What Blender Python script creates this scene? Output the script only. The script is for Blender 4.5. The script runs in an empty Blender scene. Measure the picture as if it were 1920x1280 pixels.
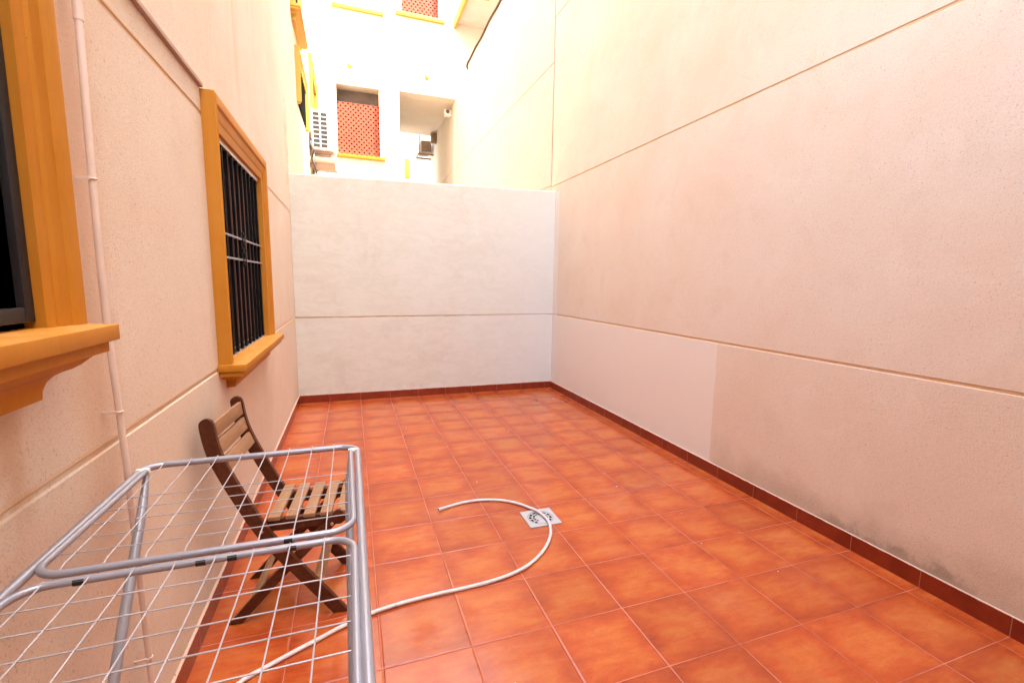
import bpy, bmesh, math, random
from mathutils import Vector
random.seed(7)
S = bpy.context.scene
COL = S.collection
PI = math.pi

# ------------------------------------------------------------ camera
cam_d = bpy.data.cameras.new("camera")
cam = bpy.data.objects.new("camera", cam_d)
COL.objects.link(cam)
S.camera = cam
YAW, PIT, ROL = 0.3561, 0.1332, 0.0185
fw = Vector((math.sin(YAW)*math.cos(PIT), math.cos(YAW)*math.cos(PIT), -math.sin(PIT)))
rt = Vector((math.cos(YAW), -math.sin(YAW), 0))
up = rt.cross(fw)
r2 = rt*math.cos(ROL) + up*math.sin(ROL)
u2 = -rt*math.sin(ROL) + up*math.cos(ROL)
from mathutils import Matrix
M = Matrix((r2, u2, -fw)).transposed().to_4x4()
M.translation = Vector((0.5972, -2.9571, 1.4003))
cam.matrix_world = M
cam_d.sensor_width = 36
cam_d.lens = 886.53/1920*36
cam_d.shift_x = -28.25/1920
cam_d.shift_y = 8.19/1920
cam_d.clip_start = 0.02
cam_d.clip_end = 500

# ------------------------------------------------------------ light
SUN_DIR = Vector((1.0, -0.42, 0)).normalized()
ELEV = math.radians(67)
w = bpy.data.worlds.new("World")
S.world = w
w.use_nodes = True
nt = w.node_tree
sky = nt.nodes.new("ShaderNodeTexSky")
sky.sky_type = 'NISHITA'
sky.sun_disc = False
sky.sun_elevation = ELEV
sky.sun_rotation = math.atan2(SUN_DIR.x, SUN_DIR.y)
sky.dust_density = 2.0
bg = nt.nodes["Background"]
nt.links.new(sky.outputs[0], bg.inputs[0])
bg.inputs[1].default_value = 0.15
sd = bpy.data.lights.new("sun", 'SUN')
sd.energy = 2.0
sd.angle = math.radians(0.5)
sd.color = (1.0, 0.96, 0.91)
so = bpy.data.objects.new("sun", sd)
COL.objects.link(so)
tosun = Vector((SUN_DIR.x*math.cos(ELEV), SUN_DIR.y*math.cos(ELEV), math.sin(ELEV)))
so.rotation_euler = tosun.to_track_quat('Z', 'Y').to_euler()
so.location = (6, -6, 14)
S.view_settings.view_transform = 'Standard'
S.view_settings.look = 'None'
S.view_settings.exposure = 4.13
S.view_settings.gamma = 1
S.view_settings.use_white_balance = True
S.view_settings.white_balance_temperature = 7800
S.view_settings.white_balance_tint = 10
S.cycles.use_denoising = True
S.cycles.max_bounces = 10
S.cycles.diffuse_bounces = 6

# ------------------------------------------------------------ node helpers
class G:
    """a small wrapper round a material's node tree"""
    def __init__(s, name):
        s.m = bpy.data.materials.new(name)
        s.m.use_nodes = True
        s.t = s.m.node_tree
        s.b = s.t.nodes["Principled BSDF"]
    def put(s, sock, v):
        if isinstance(v, bpy.types.NodeSocket):
            s.t.links.new(v, sock)
        elif isinstance(v, (tuple, list)) and len(v) == 3 and sock.type == 'RGBA':
            sock.default_value = (*v, 1)
        else:
            sock.default_value = v
    def n(s, typ, out=0, attrs=None, **kw):
        nd = s.t.nodes.new(typ)
        for k, v in (attrs or {}).items():
            setattr(nd, k, v)
        for k, v in kw.items():
            key = int(k[1:]) if k[0] == 'i' and k[1:].isdigit() else k
            s.put(nd.inputs[key], v)
        return nd.outputs[out]
    def math(s, op, a, b=0.0, c=0.0):
        return s.n("ShaderNodeMath", attrs={'operation': op}, i0=a, i1=b, i2=c)
    def mix(s, f, a, b, mode='MIX'):
        nd = s.t.nodes.new("ShaderNodeMix")
        nd.data_type = 'RGBA'
        nd.blend_type = mode
        s.put(nd.inputs[0], f)
        s.put(nd.inputs[6], a)
        s.put(nd.inputs[7], b)
        return nd.outputs[2]
    def pos(s):
        return s.n("ShaderNodeNewGeometry")
    def obj(s):
        return s.n("ShaderNodeTexCoord", out=3)
    def noise(s, v, scale, detail=3, rough=0.5, dist=0.0):
        return s.n("ShaderNodeTexNoise", Vector=v, Scale=scale, Detail=detail, Roughness=rough, Distortion=dist)
    def scale(s, v, xyz):
        return s.n("ShaderNodeVectorMath", attrs={'operation': 'MULTIPLY'}, i0=v, i1=xyz)
    def step(s, v, a, b, lo=0.0, hi=1.0):
        nd = s.t.nodes.new("ShaderNodeMapRange")
        nd.interpolation_type = 'SMOOTHSTEP'
        s.put(nd.inputs[0], v)
        for i, q in ((1, a), (2, b), (3, lo), (4, hi)):
            nd.inputs[i].default_value = q
        return nd.outputs[0]
    def xyz(s, v):
        nd = s.t.nodes.new("ShaderNodeSeparateXYZ")
        s.t.links.new(v, nd.inputs[0])
        return nd.outputs
    def bump(s, h, strength, dist):
        o = s.n("ShaderNodeBump", Height=h, Strength=strength, Distance=dist)
        s.t.links.new(o, s.b.inputs['Normal'])
    def done(s, col, rough=0.5, metal=0.0, spec=0.5):
        s.put(s.b.inputs['Base Color'], col)
        s.put(s.b.inputs['Roughness'], rough)
        s.put(s.b.inputs['Metallic'], metal)
        s.put(s.b.inputs['Specular IOR Level'], spec)
        return s.m

def near(g, coord, v, wdt):
    d = g.math('ABSOLUTE', g.math('SUBTRACT', coord, v))
    return g.step(d, wdt*0.6, wdt, 1.0, 0.0)

def plaster(name, base, alt, joints=(), rough_cast=1.0, tilt=0.0, extra=None):
    g = G(name)
    p = g.pos()
    x, y, z = g.xyz(p)
    big = g.noise(p, 0.9, 4, 0.55, 0.3)
    mid = g.noise(p, 4.5, 5, 0.6, 0.2)
    col = g.mix(g.step(big, 0.35, 0.68), base, alt)
    col = g.mix(g.step(mid, 0.5, 0.8, 0, 0.35), col, tuple(c*0.86 for c in alt))
    pat = g.noise(p, 2.3, 6, 0.7, 0.6)
    col = g.mix(g.step(pat, 0.52, 0.66, 0, 0.30), col, tuple(c*q for c, q in zip(base, (1.06, 1.08, 1.10))))
    col = g.mix(g.step(pat, 0.48, 0.34, 0, 0.28), col, (base[0]*.94, base[1]*.86, base[2]*.78))
    streak = g.noise(g.scale(p, (7, 7, 0.35)), 1.0, 4, 0.6)
    col = g.mix(g.step(streak, 0.58, 0.85, 0, 0.10), col, (base[0]*.78, base[1]*.66, base[2]*.55))
    grain = g.noise(p, 170, 3, 0.65)
    col = g.mix(g.step(grain, 0.52, 0.72, 0, 0.50*rough_cast), col, (base[0]*.62, base[1]*.5, base[2]*.42))
    speck = g.math('MULTIPLY', g.step(g.noise(p, 95, 2, 0.5), 0.62, 0.70), g.step(g.noise(p, 6, 3), 0.35, 0.6))
    col = g.mix(g.math('MULTIPLY', speck, 0.55*rough_cast), col, (base[0]*.55, base[1]*.42, base[2]*.34))
    vor = g.n("ShaderNodeTexVoronoi", Vector=g.n("ShaderNodeVectorMath", attrs={'operation': 'ADD'}, i0=p, i1=g.n("ShaderNodeTexNoise", out=1, Vector=p, Scale=9.0)), Scale=16.0)
    pick = g.step(g.noise(p, 7, 2), 0.5, 0.62)
    pits = g.math('MULTIPLY', g.step(vor, 0.05, 0.11, 1, 0), pick)
    col = g.mix(g.math('MULTIPLY', pits, 0.5*rough_cast), col, (base[0]*.4, base[1]*.3, base[2]*.25))
    zt = g.math('MULTIPLY_ADD', y, tilt, z) if tilt else z
    for zj in joints:
        jm = near(g, zt, zj, 0.011)
        jn = g.step(g.noise(g.scale(p, (3, 3, 3)), 2.2, 4, 0.6), 0.3, 0.7, 0.35, 0.95)
        col = g.mix(g.math('MULTIPLY', jm, jn), col, (base[0]*.96, base[1]*.75, base[2]*.52))
    if extra:
        col = extra(g, p, x, y, z, col)
    h = g.math('ADD', g.math('MULTIPLY', g.noise(p, 190, 4, 0.75), 0.8), g.math('MULTIPLY', g.noise(p, 55, 3, 0.6), 0.45))
    h = g.math('SUBTRACT', h, g.math('MULTIPLY', pits, 0.5))
    g.bump(h, 0.42*rough_cast + 0.08, 0.005)
    return g.done(col, 0.92, spec=0.2)

def paint(name, col, rough=0.5, var=0.12, bump=0.1, spec=0.4):
    g = G(name)
    p = g.pos()
    c = g.mix(g.step(g.noise(p, 5, 4, 0.6), 0.35, 0.75), col, tuple(q*(1-var*1.6) for q in col))
    c = g.mix(g.step(g.noise(p, 45, 3, 0.6), 0.62, 0.75, 0, var*2), c, tuple(q*0.62 for q in col))
    g.bump(g.noise(p, 60, 3), bump, 0.004)
    return g.done(c, rough, spec=spec)

def metal(name, col, rough=0.35, met=0.85):
    g = G(name)
    p = g.pos()
    c = g.mix(g.step(g.noise(p, 6, 3), 0.4, 0.7), col, tuple(q*0.93 for q in col))
    r = rough
    return g.done(c, r, met)

def wood(name, a, b, rough=0.35):
    g = G(name)
    p = g.obj()
    q = g.scale(p, (26, 5, 26))
    n1 = g.noise(q, 2.2, 5, 0.65, 0.8)
    n2 = g.noise(g.scale(p, (160, 14, 160)), 1.0, 3, 0.6)
    c = g.mix(g.step(n1, 0.3, 0.72), a, b)
    c = g.mix(g.step(n2, 0.55, 0.8, 0, 0.45), c, tuple(v*0.5 for v in a))
    g.bump(n2, 0.12, 0.002)
    return g.done(c, rough, spec=0.22)

T = 0.333
def floor_mat():
    g = G("terracotta_tiles")
    p = g.pos()
    x, y, z = g.xyz(p)
    ux, uy = g.math('DIVIDE', x, T), g.math('DIVIDE', y, T)
    cx, cy = g.math('FLOOR', ux), g.math('FLOOR', uy)
    fx, fy = g.math('SUBTRACT', ux, cx), g.math('SUBTRACT', uy, cy)
    ex = g.math('MINIMUM', fx, g.math('SUBTRACT', 1.0, fx))
    ey = g.math('MINIMUM', fy, g.math('SUBTRACT', 1.0, fy))
    e = g.math('MINIMUM', ex, ey)
    cell = g.n("ShaderNodeCombineXYZ", i0=cx, i1=cy)
    wn = g.t.nodes.new("ShaderNodeTexWhiteNoise")
    g.t.links.new(cell, wn.inputs['Vector'])
    rv, rc = wn.outputs['Value'], wn.outputs['Color']
    off = g.n("ShaderNodeVectorMath", attrs={'operation': 'MULTIPLY_ADD'}, i0=rc, i1=(17, 23, 31), i2=p)
    cloud = g.noise(g.scale(off, (4.2, 7.5, 1)), 1.0, 4, 0.55, 0.4)
    fine = g.noise(g.scale(off, (14, 34, 1)), 1.0, 5, 0.7, 0.6)
    grain = g.noise(off, 150, 3, 0.7)
    streaks = g.noise(g.scale(off, (6, 30, 1)), 1.0, 4, 0.6)
    edge = g.step(e, 0.0, 0.30)
    k = g.math('MULTIPLY_ADD', edge, 0.17, g.math('MULTIPLY_ADD', cloud, 0.58, 0.05))
    k = g.math('ADD', k, g.math('MULTIPLY_ADD', fine, 0.42, -0.21))
    k = g.math('ADD', k, g.math('MULTIPLY_ADD', streaks, 0.30, -0.15))
    k = g.math('ADD', k, g.math('MULTIPLY_ADD', grain, 0.22, -0.11))
    ramp = g.t.nodes.new("ShaderNodeValToRGB")
    g.t.links.new(k, ramp.inputs[0])
    cr = ramp.color_ramp
    cr.elements[0].position = 0.13
    cr.elements[0].color = (0.235, 0.034, 0.010, 1)
    cr.elements[1].position = 0.64
    cr.elements[1].color = (0.435, 0.122, 0.030, 1)
    q = cr.elements.new(0.40)
    q.color = (0.37, 0.064, 0.017, 1)
    c = ramp.outputs[0]
    bright = g.math('MULTIPLY_ADD', rv, 0.16, 0.92)
    cb = g.n("ShaderNodeCombineXYZ", i0=bright, i1=bright, i2=bright)
    c = g.mix(1.0, c, cb, 'MULTIPLY')
    dirt = g.noise(p, 1.3, 5, 0.65)
    c = g.mix(g.step(dirt, 0.5, 0.85, 0, 0.18), c, (0.55, 0.30, 0.20))
    damp = g.step(g.noise(p, 1.9, 6, 0.68, 0.8), 0.56, 0.63, 0, 0.20)
    c = g.mix(damp, c, (0.26, 0.050, 0.016))
    scuff = g.noise(g.scale(p, (5, 60, 1)), 1.0, 4, 0.7, 1.2)
    c = g.mix(g.step(scuff, 0.70, 0.80, 0, 0.22), c, (0.60, 0.30, 0.19))
    lim = g.math('MULTIPLY_ADD', g.noise(p, 6, 3), 0.0028, 0.0040)
    gm = g.math('LESS_THAN', e, lim)
    gn = g.step(g.noise(p, 3.2, 4, 0.6), 0.33, 0.66)
    gcol = g.mix(gn, (0.30, 0.060, 0.028), (0.47, 0.155, 0.092))
    c = g.mix(gm, c, gcol)
    rough = g.math('ADD', g.step(g.noise(p, 14, 4, 0.7), 0.3, 0.75, 0.12, 0.25), g.math('MULTIPLY', gm, 0.4))
    h = g.math('ADD', g.step(e, 0.004, 0.022), g.math('MULTIPLY', g.noise(off, 18, 3), 0.22))
    g.bump(h, 0.35, 0.003)
    return g.done(c, rough, spec=0.5)

def skirting_mat(axis):
    g = G("glazed_skirting_tile")
    p = g.pos()
    c3 = g.xyz(p)
    u = g.math('DIVIDE', c3[axis], T)
    f = g.math('FRACT', u)
    e = g.math('MINIMUM', f, g.math('SUBTRACT', 1.0, f))
    c = g.mix(g.step(g.noise(p, 9, 4, 0.6), 0.3, 0.7), (0.175, 0.020, 0.008), (0.23, 0.030, 0.011))
    gm = g.math('LESS_THAN', e, 0.0055)
    c = g.mix(gm, c, (0.28, 0.11, 0.07))
    caulk = g.math('GREATER_THAN', g.math('MULTIPLY_ADD', g.noise(p, 22, 4, 0.7), 0.012, c3[2]), 0.0918)
    c = g.mix(caulk, c, (0.54, 0.38, 0.30))
    r = g.math('MULTIPLY_ADD', caulk, 0.5, 0.2)
    return g.done(c, r)

PEACH = (0.67, 0.578, 0.475)
PEACH2 = (0.655, 0.530, 0.415)
WHITE = (0.585, 0.560, 0.475)

def left_extra(g, p, x, y, z, col):
    # rusty run-off round the downpipe and mould at its foot
    d = g.math('ABSOLUTE', g.math('ADD', y, 1.53))
    d = g.math('ADD', d, g.math('MULTIPLY_ADD', g.noise(p, 11, 4, 0.65), 0.16, -0.08))
    m = g.math('MULTIPLY', g.step(d, 0.0, 0.17, 0.55, 0), g.step(z, 0.15, 1.35))
    col = g.mix(m, col, (0.56, 0.32, 0.19))
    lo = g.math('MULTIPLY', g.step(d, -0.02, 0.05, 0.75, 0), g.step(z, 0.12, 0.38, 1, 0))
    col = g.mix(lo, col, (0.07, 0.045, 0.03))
    st = g.noise(g.scale(p, (1, 9, 0.5)), 1.0, 5, 0.65)
    sm = g.math('MULTIPLY', g.step(st, 0.48, 0.72, 0, 0.5), g.step(z, 2.15, 2.6))
    col = g.mix(g.math('MULTIPLY', sm, near(g, y, 0.2, 1.3)), col, (0.58, 0.38, 0.23))
    ce = g.math('MULTIPLY', near(g, y, 2.72, 0.16), g.math('MULTIPLY', g.step(z, 2.25, 2.5), g.step(z, 2.7, 3.6, 1, 0)))
    col = g.mix(g.math('MULTIPLY', ce, g.step(g.noise(p, 7, 5, 0.7), 0.35, 0.7, 0, 0.7)), col, (0.42, 0.25, 0.16))
    d2 = g.math('ABSOLUTE', g.math('ADD', y, 1.86))
    d2 = g.math('ADD', d2, g.math('MULTIPLY_ADD', g.noise(p, 14, 4, 0.7), 0.14, -0.07))
    m2 = g.math('MULTIPLY', g.step(d2, 0.0, 0.06, 0.45, 0), g.math('MULTIPLY', g.step(z, 0.85, 1.0), g.step(z, 1.17, 1.2, 1, 0)))
    return g.mix(m2, col, (0.50, 0.28, 0.15))

def right_extra(g, p, x, y, z, col):
    wob = g.math('MULTIPLY_ADD', g.noise(p, 8, 3), 0.02, -0.01)
    patch = g.math('MULTIPLY', g.step(g.math('ADD', y, wob), -0.235, -0.225), g.step(z, 0.975, 0.985, 1, 0))
    smear = g.noise(g.scale(p, (1, 2, 5)), 2.0, 5, 0.65)
    col = g.mix(g.math('MULTIPLY', patch, 0.85), col, g.mix(smear, (0.71, 0.655, 0.585), (0.73, 0.69, 0.635)))
    strip = g.step(g.math('ADD', y, g.math('MULTIPLY', wob, 3.0)), 2.66, 2.70)
    strip = g.math('MULTIPLY', strip, g.step(z, 2.52, 2.56, 1, 0))
    col = g.mix(g.math('MULTIPLY', strip, 0.8), col, (0.73, 0.69, 0.64))
    n = g.noise(p, 2.6, 5, 0.62, 0.3)
    zz = g.math('SUBTRACT', z, g.math('MULTIPLY', n, 0.62))
    wet = g.math('MULTIPLY', g.step(zz, -0.28, 0.02, 0.46, 0), g.step(y, -0.30, -0.22, 1, 0.12))
    col = g.mix(wet, col, (0.33, 0.23, 0.155))
    n3 = g.noise(p, 6.5, 5, 0.7)
    moss = g.math('MULTIPLY', g.step(g.math('SUBTRACT', z, g.math('MULTIPLY', n3, 0.30)), -0.07, 0.0, 0.42, 0),
                  near(g, y, -1.50, 0.50))
    col = g.mix(moss, col, (0.13, 0.085, 0.045))
    grey = g.math('MULTIPLY', g.step(g.noise(p, 1.1, 5, 0.7), 0.52, 0.75, 0, 0.22), g.step(z, 2.0, 2.7))
    return g.mix(grey, col, (0.52, 0.42, 0.36))

def back_extra(g, p, x, y, z, col):
    trow = g.noise(g.scale(p, (2.2, 1, 6.0)), 2.4, 6, 0.72, 0.9)
    col = g.mix(g.step(trow, 0.42, 0.60, 0, 0.55), col, (0.63, 0.61, 0.535))
    blot = g.noise(p, 3.1, 7, 0.72, 0.5)
    col = g.mix(g.step(blot, 0.54, 0.66, 0, 0.40), col, (0.50, 0.465, 0.39))
    sm = g.noise(g.scale(p, (1.5, 1, 3.0)), 1.6, 6, 0.7, 0.4)
    col = g.mix(g.step(sm, 0.5, 0.78, 0, 0.5), col, (0.57, 0.53, 0.415))
    zl = g.math('SUBTRACT', z, g.math('MULTIPLY', x, 0.00767))
    jm = g.math('MULTIPLY', near(g, zl, 0.966, 0.010), g.step(g.noise(p, 6, 5, 0.7), 0.32, 0.6, 0.25, 1.0))
    col = g.mix(jm, col, (0.52, 0.34, 0.20))
    foot = g.math('MULTIPLY', g.step(z, 0.06, 0.30, 1, 0), g.step(g.noise(p, 7, 5, 0.7), 0.45, 0.7))
    col = g.mix(g.math('MULTIPLY', foot, 0.4), col, (0.46, 0.40, 0.34))
    top = g.math('MULTIPLY', g.step(z, 1.9, 2.5), g.step(g.noise(p, 5, 6, 0.75), 0.48, 0.75))
    col = g.mix(g.math('MULTIPLY', top, 0.45), col, (0.50, 0.42, 0.38))
    return g.mix(g.step(x, 1.6, 3.0, 0, 0.6), col, (0.61, 0.575, 0.51))

M_LEFT = plaster("roughcast_peach", PEACH, PEACH2, (0.972, 2.098), 1.0, 0.006, left_extra)
M_RIGHT = plaster("roughcast_pink", (0.69, 0.600, 0.500), (0.675, 0.550, 0.435), (0.992, 2.636, 4.685), 0.95, 0, right_extra)
M_FARWALL = plaster("roughcast_cream", (0.605, 0.545, 0.465), (0.595, 0.53, 0.44), (2.66, 4.165), 0.5)
M_BACK = plaster("patchy_white_paint", WHITE, (0.575, 0.530, 0.435), (), 0.22, 0, back_extra)
M_FACADE = plaster("white_render", (0.70, 0.64, 0.56), (0.68, 0.60, 0.51), (), 0.3)
M_FLOOR = floor_mat()
M_SKX = skirting_mat(0)
M_SKY = skirting_mat(1)
def ochre_mat():
    g = G("worn_ochre_paint")
    p = g.pos()
    x, y, z = g.xyz(p)
    a = (0.47, 0.185, 0.022)
    brush = g.noise(g.scale(p, (40, 40, 5)), 1.0, 5, 0.65)
    c = g.mix(g.step(brush, 0.35, 0.7), a, (0.445, 0.170, 0.020))
    c = g.mix(g.step(g.noise(p, 4, 4, 0.6), 0.4, 0.75, 0, 0.5), c, (0.50, 0.215, 0.040))
    chip = g.math('MULTIPLY', g.step(g.noise(p, 70, 3, 0.6), 0.70, 0.74), g.step(g.noise(p, 9, 3), 0.48, 0.6))
    c = g.mix(g.math('MULTIPLY', chip, 0.8), c, (0.24, 0.10, 0.03))
    up = g.xyz(g.n("ShaderNodeNewGeometry", out=1))[2]
    dust = g.math('MULTIPLY', g.step(up, 0.5, 0.95), g.step(g.noise(p, 16, 5, 0.7), 0.4, 0.75, 0, 0.45))
    c = g.mix(dust, c, (0.55, 0.36, 0.17))
    g.bump(g.math('ADD', brush, g.math('MULTIPLY', chip, -0.8)), 0.18, 0.004)
    return g.done(c, 0.55, spec=0.14)
M_OCHRE = ochre_mat()
M_YELLOW = paint("yellow_paint", (0.62, 0.33, 0.045), 0.5, 0.06)
M_GROUND = paint("concrete", (0.42, 0.38, 0.34), 0.9, 0.2)
M_PVC = paint("cream_plastic", (0.70, 0.585, 0.51), 0.4, 0.10, 0.03)
M_HOSE = paint("white_hose_plastic", (0.60, 0.515, 0.50), 0.38, 0.05, 0.02)
M_STRIP = paint("pinkish_trunking", (0.40, 0.26, 0.20), 0.6, 0.1)
M_BLACK = paint("black_iron", (0.008, 0.0075, 0.0075), 0.5, 0.2, 0.05, 0.06)
M_ANTH = paint("anthracite_paint", (0.028, 0.026, 0.027), 0.45, 0.12, 0.03, 0.15)
M_DARK = paint("dark_void", (0.006, 0.005, 0.004), 0.9, 0.1, 0.05, 0.1)
M_ALU = metal("aluminium", (0.66, 0.64, 0.63), 0.35, 0.9)
M_TUBE = metal("grey_lacquered_tube", (0.29, 0.295, 0.335), 0.30, 0.35)
M_WIRE = metal("pale_coated_wire", (0.36, 0.345, 0.36), 0.4, 0.2)
M_SCREW = metal("dull_screw", (0.16, 0.14, 0.12), 0.5, 0.6)
M_STEEL = metal("drain_steel", (0.40, 0.40, 0.415), 0.4, 0.2)
M_WDARK = wood("dark_stained_wood", (0.060, 0.015, 0.006), (0.100, 0.028, 0.011), 0.42)
M_WLIGHT = wood("worn_slat_wood", (0.255, 0.132, 0.066), (0.31, 0.168, 0.086), 0.55)
M_SASH = wood("brown_window_wood", (0.055, 0.016, 0.006), (0.085, 0.026, 0.010), 0.5)
M_ACW = paint("ac_white", (0.80, 0.78, 0.75), 0.45, 0.03, 0.02)
M_ACG = paint("ac_coil_grey", (0.03, 0.03, 0.032), 0.6, 0.2)
M_BRICK = paint("red_lattice_brick", (0.39, 0.072, 0.040), 0.8, 0.14, 0.2)
M_GREYWALL = paint("grey_inner_wall", (0.16, 0.125, 0.105), 0.9, 0.2)
M_TAN = paint("brown_metal", (0.30, 0.20, 0.135), 0.6, 0.2)  # even brown of the passage air conditioner and box
M_CABLE = paint("brown_cable", (0.075, 0.035, 0.02), 0.6, 0.1)
M_RUBBER = paint("black_rubber", (0.015, 0.014, 0.014), 0.6, 0.1)
M_RED = paint("terracotta_boards", (0.17, 0.05, 0.025), 0.8, 0.2)
def glass_mat():
    g = G("dark_window_glass")
    return g.done((0.010, 0.011, 0.012), 0.04, spec=0.6)
M_GLASS = glass_mat()

# ------------------------------------------------------------ geometry helpers
def link(name, bm, m, parent=None, smooth=None):
    bmesh.ops.recalc_face_normals(bm, faces=bm.faces)
    me = bpy.data.meshes.new(name)
    bm.to_mesh(me)
    bm.free()
    me.materials.append(m)
    if smooth:
        for pl in me.polygons:
            pl.use_smooth = True
        me.set_sharp_from_angle(angle=math.radians(smooth))
    o = bpy.data.objects.new(name, me)
    COL.objects.link(o)
    if parent:
        o.parent = parent
        o.matrix_parent_inverse = parent.matrix_basis.inverted()
    return o

def tag(o, label, cat, group=None, kind=None):
    if kind:
        o['kind'] = kind
    if label:
        o['label'] = label
    if cat:
        o['category'] = cat
    if group:
        o['group'] = group
    return o

def thing(name, loc, label, cat, group=None):
    o = bpy.data.objects.new(name, None)
    o.empty_display_size = 0.1
    o.location = loc
    COL.objects.link(o)
    return tag(o, label, cat, group)

def box(bm, x0, x1, y0, y1, z0, z1, bev=0.0, seg=2):
    vs = [bm.verts.new((x, y, z)) for x in (x0, x1) for y in (y0, y1) for z in (z0, z1)]
    fs = [bm.faces.new([vs[i] for i in q]) for q in ((0, 1, 3, 2), (4, 6, 7, 5), (0, 4, 5, 1), (2, 3, 7, 6), (0, 2, 6, 4), (1, 5, 7, 3))]
    if bev:
        es = list({e for f in fs for e in f.edges})
        bmesh.ops.bevel(bm, geom=es, offset=bev, segments=seg, affect='EDGES', profile=0.6)

def B(name, m, parent, *a, bev=0.0):
    bm = bmesh.new()
    box(bm, *a, bev=bev)
    return link(name, bm, m, parent, 40 if bev else None)

def obox(bm, o, ax, ay, az, a0, a1, b0, b1, c0, c1, bev=0.0):
    """box in a local frame"""
    vs = [bm.verts.new(o + ax*a + ay*b + az*c) for a in (a0, a1) for b in (b0, b1) for c in (c0, c1)]
    fs = [bm.faces.new([vs[i] for i in q]) for q in ((0, 1, 3, 2), (4, 6, 7, 5), (0, 4, 5, 1), (2, 3, 7, 6), (0, 2, 6, 4), (1, 5, 7, 3))]
    if bev:
        es = list({e for f in fs for e in f.edges})
        bmesh.ops.bevel(bm, geom=es, offset=bev, segments=2, affect='EDGES')

def tube(bm, pts, r, n=10, cap=True, radii=None):
    pts = [Vector(p) for p in pts]
    rings = []
    t0 = (pts[1]-pts[0]).normalized()
    nrm = t0.orthogonal().normalized()
    for i, p in enumerate(pts):
        if i == 0:
            t = t0
        elif i == len(pts)-1:
            t = (pts[i]-pts[i-1]).normalized()
        else:
            t = ((pts[i]-pts[i-1]).normalized() + (pts[i+1]-pts[i]).normalized()).normalized()
        nrm = (nrm - t*nrm.dot(t)).normalized()
        b = t.cross(nrm)
        rr = radii[i] if radii else r
        rings.append([bm.verts.new(p + nrm*rr*math.cos(2*PI*k/n) + b*rr*math.sin(2*PI*k/n)) for k in range(n)])
    for a, b in zip(rings, rings[1:]):
        for k in range(n):
            bm.faces.new((a[k], a[(k+1) % n], b[(k+1) % n], b[k]))
    if cap:
        bm.faces.new(rings[0][::-1])
        bm.faces.new(rings[-1])

def fillet(pts, r, n=6):
    """round the corners of a polyline"""
    pts = [Vector(p) for p in pts]
    out = [pts[0]]
    for a, b, c in zip(pts, pts[1:], pts[2:]):
        u, v = (a-b).normalized(), (c-b).normalized()
        ang = u.angle(v)
        d = r/math.tan(ang/2)
        s, e = b+u*d, b+v*d
        cen = b + (u+v).normalized()*(r/math.sin(ang/2))
        for k in range(n+1):
            q = s.lerp(e, k/n) - cen
            out.append(cen + q.normalized()*r)
    out.append(pts[-1])
    return out

def catmull(pts, n=10):
    pts = [Vector(p) for p in pts]
    P = [pts[0]*2-pts[1]] + pts + [pts[-1]*2-pts[-2]]
    out = []
    for i in range(1, len(P)-2):
        p0, p1, p2, p3 = P[i-1:i+3]
        for k in range(n):
            t = k/n
            out.append(0.5*((2*p1)+(p2-p0)*t+(2*p0-5*p1+4*p2-p3)*t*t+(3*p1-p0-3*p2+p3)*t**3))
    out.append(pts[-1])
    return out

def facade(bm, P, us, zs, holes=(), depth=lambda u, z: 0.0, reveal=0.0, warp=None):
    """a wall face as a grid in (u, z); P(u, z, d) gives the point d behind the face"""
    us, zs = sorted(set(us)), sorted(set(zs))
    V = {}
    def v(i, j):
        if (i, j) not in V:
            u, z = us[i], zs[j]
            zz = warp(u, z) if warp else z
            V[i, j] = bm.verts.new(P(u, zz, depth(u, z)))
        return V[i, j]
    for i in range(len(us)-1):
        for j in range(len(zs)-1):
            um, zm = (us[i]+us[i+1])/2, (zs[j]+zs[j+1])/2
            if any(a < um < b and c < zm < d for a, b, c, d in holes):
                continue
            bm.faces.new((v(i, j), v(i+1, j), v(i+1, j+1), v(i, j+1)))
    for a, b, c, d in holes:
        q = [(a, c), (b, c), (b, d), (a, d)]
        q = [(u, warp(u, z) if warp else z) for u, z in q]
        f = [bm.verts.new(P(u, z, 0.0)) for u, z in q]
        k = [bm.verts.new(P(u, z, reveal)) for u, z in q]
        for i in range(4):
            bm.faces.new((f[i], f[(i+1) % 4], k[(i+1) % 4], k[i]))

def joint_rows(zjs, half=0.007):
    out = []
    for z in zjs:
        out += [z-half-0.003, z-half+0.001, z+half-0.001, z+half+0.003]
    return out
def joint_depth(zjs, half=0.007, dep=0.0045):
    def f(u, z):
        return dep if any(abs(z-q) < half for q in zjs) else 0.0
    return f
def span(a, b, n):
    return [a+(b-a)*i/n for i in range(n+1)]

XL, XR, YB = 0.01, 3.095, 2.816

# ------------------------------------------------------------ ground
bm = bmesh.new()
box(bm, -0.3, 3.4, -3.7, YB+0.05, -0.2, 0.0)
tag(link("patio_floor", bm, M_FLOOR), None, None, kind='structure')
bm = bmesh.new()
box(bm, -60, 60, -60, 60, -0.4, -0.21)
tag(link("ground", bm, M_GROUND), None, None, kind='structure')
bm = bmesh.new()
box(bm, -0.3, 3.4, YB+0.06, 20.0, -0.205, 0.0)
tag(link("courtyard_paving", bm, M_GROUND), None, None, kind='structure')

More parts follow.
